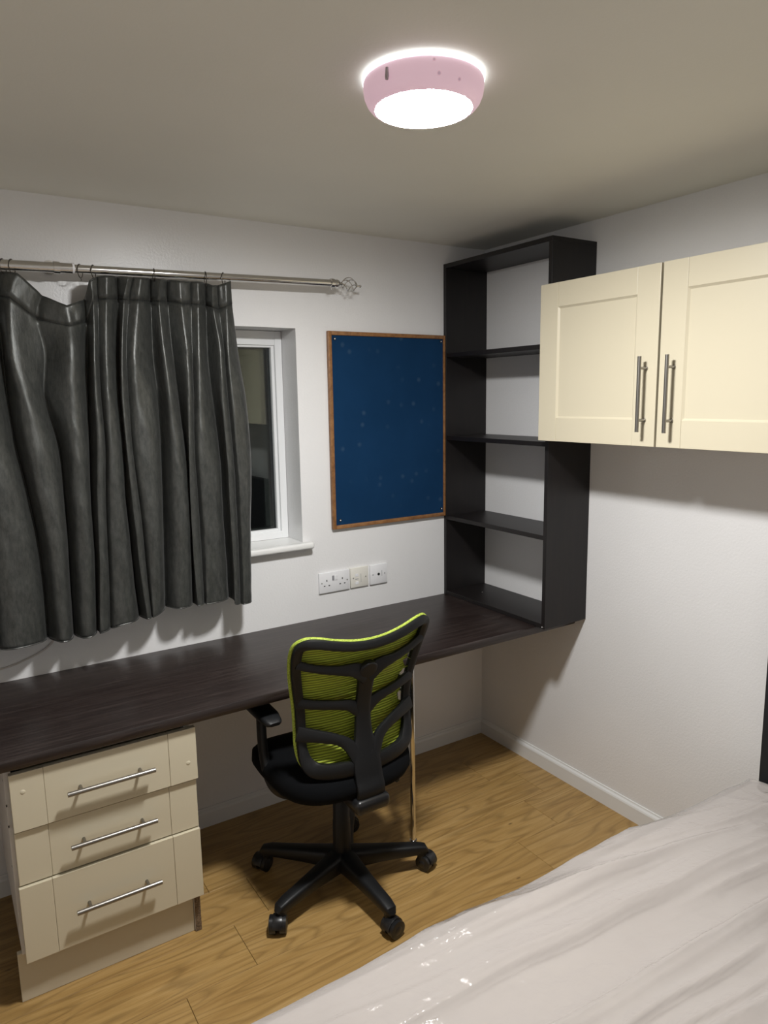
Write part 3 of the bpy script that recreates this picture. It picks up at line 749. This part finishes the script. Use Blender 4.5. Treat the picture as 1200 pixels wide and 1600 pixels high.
sgn = 1 if (inset(.01)[0]-cen).length < (dense[0]-cen).length else -1
mid = inset(.0155*sgn)
bm = new()
wid = []
for p in mid: wid.append((.0150, .010) if p.y > .60 else (.0150+.010*min(1, (.60-p.y)/.07), .012))
tube(bm, [SF(p.x, p.y) for p in mid], 0, 12, closed=True, up=(0, 1, 0), flat=wid)
bf = obj('back_frame', bm, M_black, ch, True)
bm = new(); pp = inset(.003*sgn); tube(bm, [SF(p.x, p.y, .013) for p in pp], .0068, 8, closed=True); obj('piping', bm, M_pipe, ch, True, 'ribbed lime green edging')
# spine and ribs
def rib(bm, pts, widths, off0=-.004, off1=-.010, th=.0085):
    P_ = catmull([Vector((x, z, 0)) for x, z in pts], 7); n = len(P_); m = len(widths)-1; W = []; Q = []
    for i, p in enumerate(P_):
        t_ = i/(n-1); k = t_*m; j = min(int(k), m-1); w_ = widths[j]+(widths[j+1]-widths[j])*(k-j)
        W.append((w_, th)); Q.append(SF(p.x, p.y, off0+(off1-off0)*t_))
    tube(bm, Q, 0, 12, up=(0, 1, 0), flat=W)
bm = new()
for s in (-1, 1):
    rib(bm, [(s*.224, .892), (s*.17, .872), (s*.10, .855), (s*.045, .846), (0, .82)], [.014, .0125, .015, .023, .032])
    rib(bm, [(s*.206, .755), (s*.15, .742), (s*.09, .731), (s*.045, .720), (0, .690)], [.017, .015, .015, .019, .028])
    rib(bm, [(s*.208, .655), (s*.15, .638), (s*.09, .617), (s*.055, .592), (s*.028, .545)], [.025, .020, .017, .020, .024], -.010, -.012)
SPQ = []; SPW = []
for z, w_ in ((.866, .012), (.856, .028), (.835, .033), (.80, .028), (.75, .0265), (.69, .0265), (.62, .031), (.57, .043), (.53, .049), (.48, .050)):
    SPQ.append(SF(0, z, -.010)); SPW.append((w_, .0105))
for y, z, w_ in ((-.792, .445, .050), (-.786, .418, .050), (-.768, .398, .048), (-.72, .388, .042), (-.64, .384, .036)):
    SPQ.append(Vector((BX, y, z))); SPW.append((w_, .011))
Q = catmull(SPQ, 4); W = catmull([Vector((a, b_, 0)) for a, b_ in SPW], 4)
ups = []
for i in range(len(Q)):
    t_ = (Q[min(i+1, len(Q)-1)]-Q[max(i-1, 0)]).normalized(); ups.append(t_.cross(Vector((1, 0, 0))))
tube(bm, Q, 0, 16, up=ups, flat=[(p.x, p.y) for p in W])
obj('back_spine', bm, M_black, ch, True, 'branching black plastic support')
# bottom block where the spine bolts on
bm = new(); box(bm, BX-.062, BX+.062, -.812, -.700, .376, .424, .016, 3); obj('spine_bracket', bm, M_blackg, ch, True)
# mesh fabric with torn right side
bm = new(); NZ, NX = 70, 44
inn = inset(.014*sgn)
def hw(z):
    xs = [abs(p.x) for p in inn]; best = 0
    n = len(inn)
    for i in range(n):
        a, b_ = inn[i], inn[(i+1) % n]
        if (a.y-z)*(b_.y-z) <= 0 and a.y != b_.y:
            x = a.x+(b_.x-a.x)*(z-a.y)/(b_.y-a.y); best = max(best, abs(x))
    return best
def topz(x):
    return max([p.y + 0 for p in inn if p.y > .8 and abs(p.x-x) < .014] or [.93])
V = []
for j in range(NZ+1):
    z = .512 + (.962-.512)*j/NZ; h_ = hw(z); row_ = []
    for i in range(NX+1):
        u = -1+2*i/NX; x = u*h_
        if 0.60 < z < .845:
            lim = .150 + .013*sin(z*90) + .010*noise.noise(Vector((z*70, 1, 2))) + (.03 if z > .81 else 0)
            if x > lim: x = lim + (x-lim)*.0 + .0006*i
        zz = min(z, topz(x)+.002)
        sag = .010*exp(-((x/.10)**2))
        row_.append(bm.verts.new(SF(x, zz, .016+sag) + Vector((0, .0015*sin(z*700), 0))))
    V.append(row_)
for j in range(NZ):
    for i in range(NX): bm.faces.new((V[j][i], V[j][i+1], V[j+1][i+1], V[j+1][i]))
bmesh.ops.remove_doubles(bm, verts=bm.verts, dist=.00005)
mf = obj('mesh_fabric', bm, M_green, ch, True, 'lime green ribbed mesh, torn on the right', ang=180)
md = mf.modifiers.new('th', 'SOLIDIFY'); md.thickness = .0015
bm = new(); rg = random.Random(5)
for k in range(26):
    z = rg.uniform(.62, .84); x = .150+.013*sin(z*90) + (.03 if z > .81 else 0)
    p = SF(x-.004, z, .014); q = p + Vector((rg.uniform(.008, .03), rg.uniform(-.012, .002), rg.uniform(-.02, .012)))
    tube(bm, [p, (p+q)/2 + Vector((0, rg.uniform(-.004, .004), rg.uniform(-.006, .006))), q], [.0009, .0007, .0004], 5)
obj('frayed_threads', bm, M_pipe, mf, True)['kind'] = 'stuff'
# armrests
for s in (-1, 1):
    ax0 = BX + (.262 if s > 0 else -.232)
    bm = new()
    pts = [(ax0+s*.008, -.505, .645), (ax0+s*.010, -.510, .58), (ax0+s*.010, -.520, .51), (ax0+s*.006, -.545, .445), (ax0-s*.012, -.565, .405), (ax0-s*.055, -.58, .386), (ax0-s*.11, -.58, .383)]
    tube(bm, catmull(pts, 5), 0, 14, up=(s, .0, .25), flat=(.019, .0125))
    ar = obj('armrest', bm, M_black, ch, True)
    bm = new()
    pts = [(ax0, -.60, .648), (ax0, -.590, .650), (ax0, -.55, .655), (ax0, -.48, .657), (ax0, -.42, .656), (ax0, -.37, .652), (ax0, -.352, .650)]
    tube(bm, pts, 0, 18, up=(0, 0, 1), flat=[(.018, .006), (.027, .011), (.0345, .0135), (.036, .014), (.034, .0135), (.026, .011), (.014, .006)])
    obj('arm_pad', bm, M_black, ar, True)

# ------------------------------------------------------------ bed
BX0, BX1, BY0, BY1 = -1.985, -.082, -2.78, -1.419
bed = root('bed_frame', (BX1, BY1, 0), 'black upholstered bed base with upright black headboard on the right wall', 'bed')
bm = new(); box(bm, BX0+.01, BX1, BY0+.01, BY1-.01, .05, .26, .012, 2); obj('base', bm, M_head, bed, True)
bm = new(); box(bm, -.080, -.016, BY0-.02, -1.431, .12, 1.06, .006, 3); obj('headboard', bm, M_head, bed, True)
for x in (BX0+.08, BX1-.08):
    for y in (BY0+.08, BY1-.08):
        bm = new(); cyl(bm, (x, y, 0.0005), (x, y, .052), .022, 16); obj('leg', bm, M_blackg, bed, True)
mt = root('mattress', (BX1, BY1, .26), 'white double mattress still wrapped in crinkled clear plastic', 'mattress')
MZ = .451
bm = new(); box(bm, BX0, BX1-.003, BY0, BY1, .2605, MZ, .035, 5); obj('mattress_body', bm, M_matt, mt, True)
# plastic wrap: rounded box grid with long folds fanning from the head end
CREASE = []
rc = random.Random(21)
for k in range(46):
    e_ = rc.random()**1.3*1.15
    CREASE.append((BY1-e_-.02, -.17*exp(-e_/.30)+rc.uniform(-.035, .035), rc.uniform(-.05, .05), rc.uniform(BX0, BX1), rc.uniform(.22, .75), rc.uniform(.007, .020), rc.uniform(.25, 1)**1.5, rc.choice((-1, 1))))
def fold(x, y):
    h_ = 0
    for (y0, sl, cu, xc, ln, w_, am, sg) in CREASE:
        d = y - (y0 + sl*(x+.6) + cu*(x+.9)**2 + .012*noise.noise(Vector((x*4, y0*9, 1))))
        if abs(d) > .11: continue
        win_ = exp(-((x-xc)/ln)**4)
        a = abs(d)/w_ if d*sg > 0 else abs(d)/(w_*2.6)
        h_ += .0165*am*win_*exp(-a)
    f3 = noise.noise(Vector((x*9, y*14, 2))); f4 = noise.noise(Vector((x*26, y*33, 6)))
    near = max(0, 1-(BX1-x)/.35)
    f5 = 1-abs(noise.noise(Vector((x*11, y*8, 9))))*2.5
    f6 = noise.noise(Vector((x*1.1, y*3.2, 8)))
    return h_ + .0022*f3 + .0013*f4*(.6+near) + .006*near*max(0, f5)**2 + .004*f6
bm = new(); nx_, ny_ = 230, 300; V = []
Wx, Wy = BX1-.004-BX0, BY1-BY0; drop = .14
for i in range(nx_+1):
    row_ = []
    for j in range(ny_+1):
        # parametric: s runs side - top - side in y
        s = -drop + (Wy+2*drop)*j/ny_; x = BX0+.0+Wx*i/nx_
        rr = .026
        def pos(s_, L_):
            # returns coordinate along y and depth below the top
            if s_ < 0: k = -s_; return 0, k
            if s_ > L_: k = s_-L_; return L_, k
            return s_, 0
        yv, dz = pos(s, Wy)
        # rounding
        e = min(s, Wy-s)
        if -rr < e < rr:
            an = (e+rr)/(2*rr)*pi/2; 
            off = rr*(1-sin(an)) ; dz = rr*(1-cos(pi/2-an)) if False else rr*(1-sin(an)); inn_ = rr*(1-cos(an))
            yv = inn_ if s < Wy/2 else Wy-inn_
        ef = min(1, max(0, (min(x-BX0, BX1-x))/.05))
        f = fold(x, BY0+yv)
        zz = MZ+.0035 - dz + (f if dz < rr else f*.3) - .03*(1-ef)**2
        out = (.004 + .25*f) if dz > .004 else 0
        y_ = BY0+yv + (-out if s < Wy/2 else out)
        row_.append(bm.verts.new((x, y_, zz)))
    V.append(row_)
for i in range(nx_):
    for j in range(ny_): bm.faces.new((V[i][j], V[i+1][j], V[i+1][j+1], V[i][j+1]))
obj('plastic_wrap', bm, M_film, mt, True, 'clear crinkled plastic film', ang=180)
bed.rotation_euler.z = mt.rotation_euler.z = radians(-1.34)
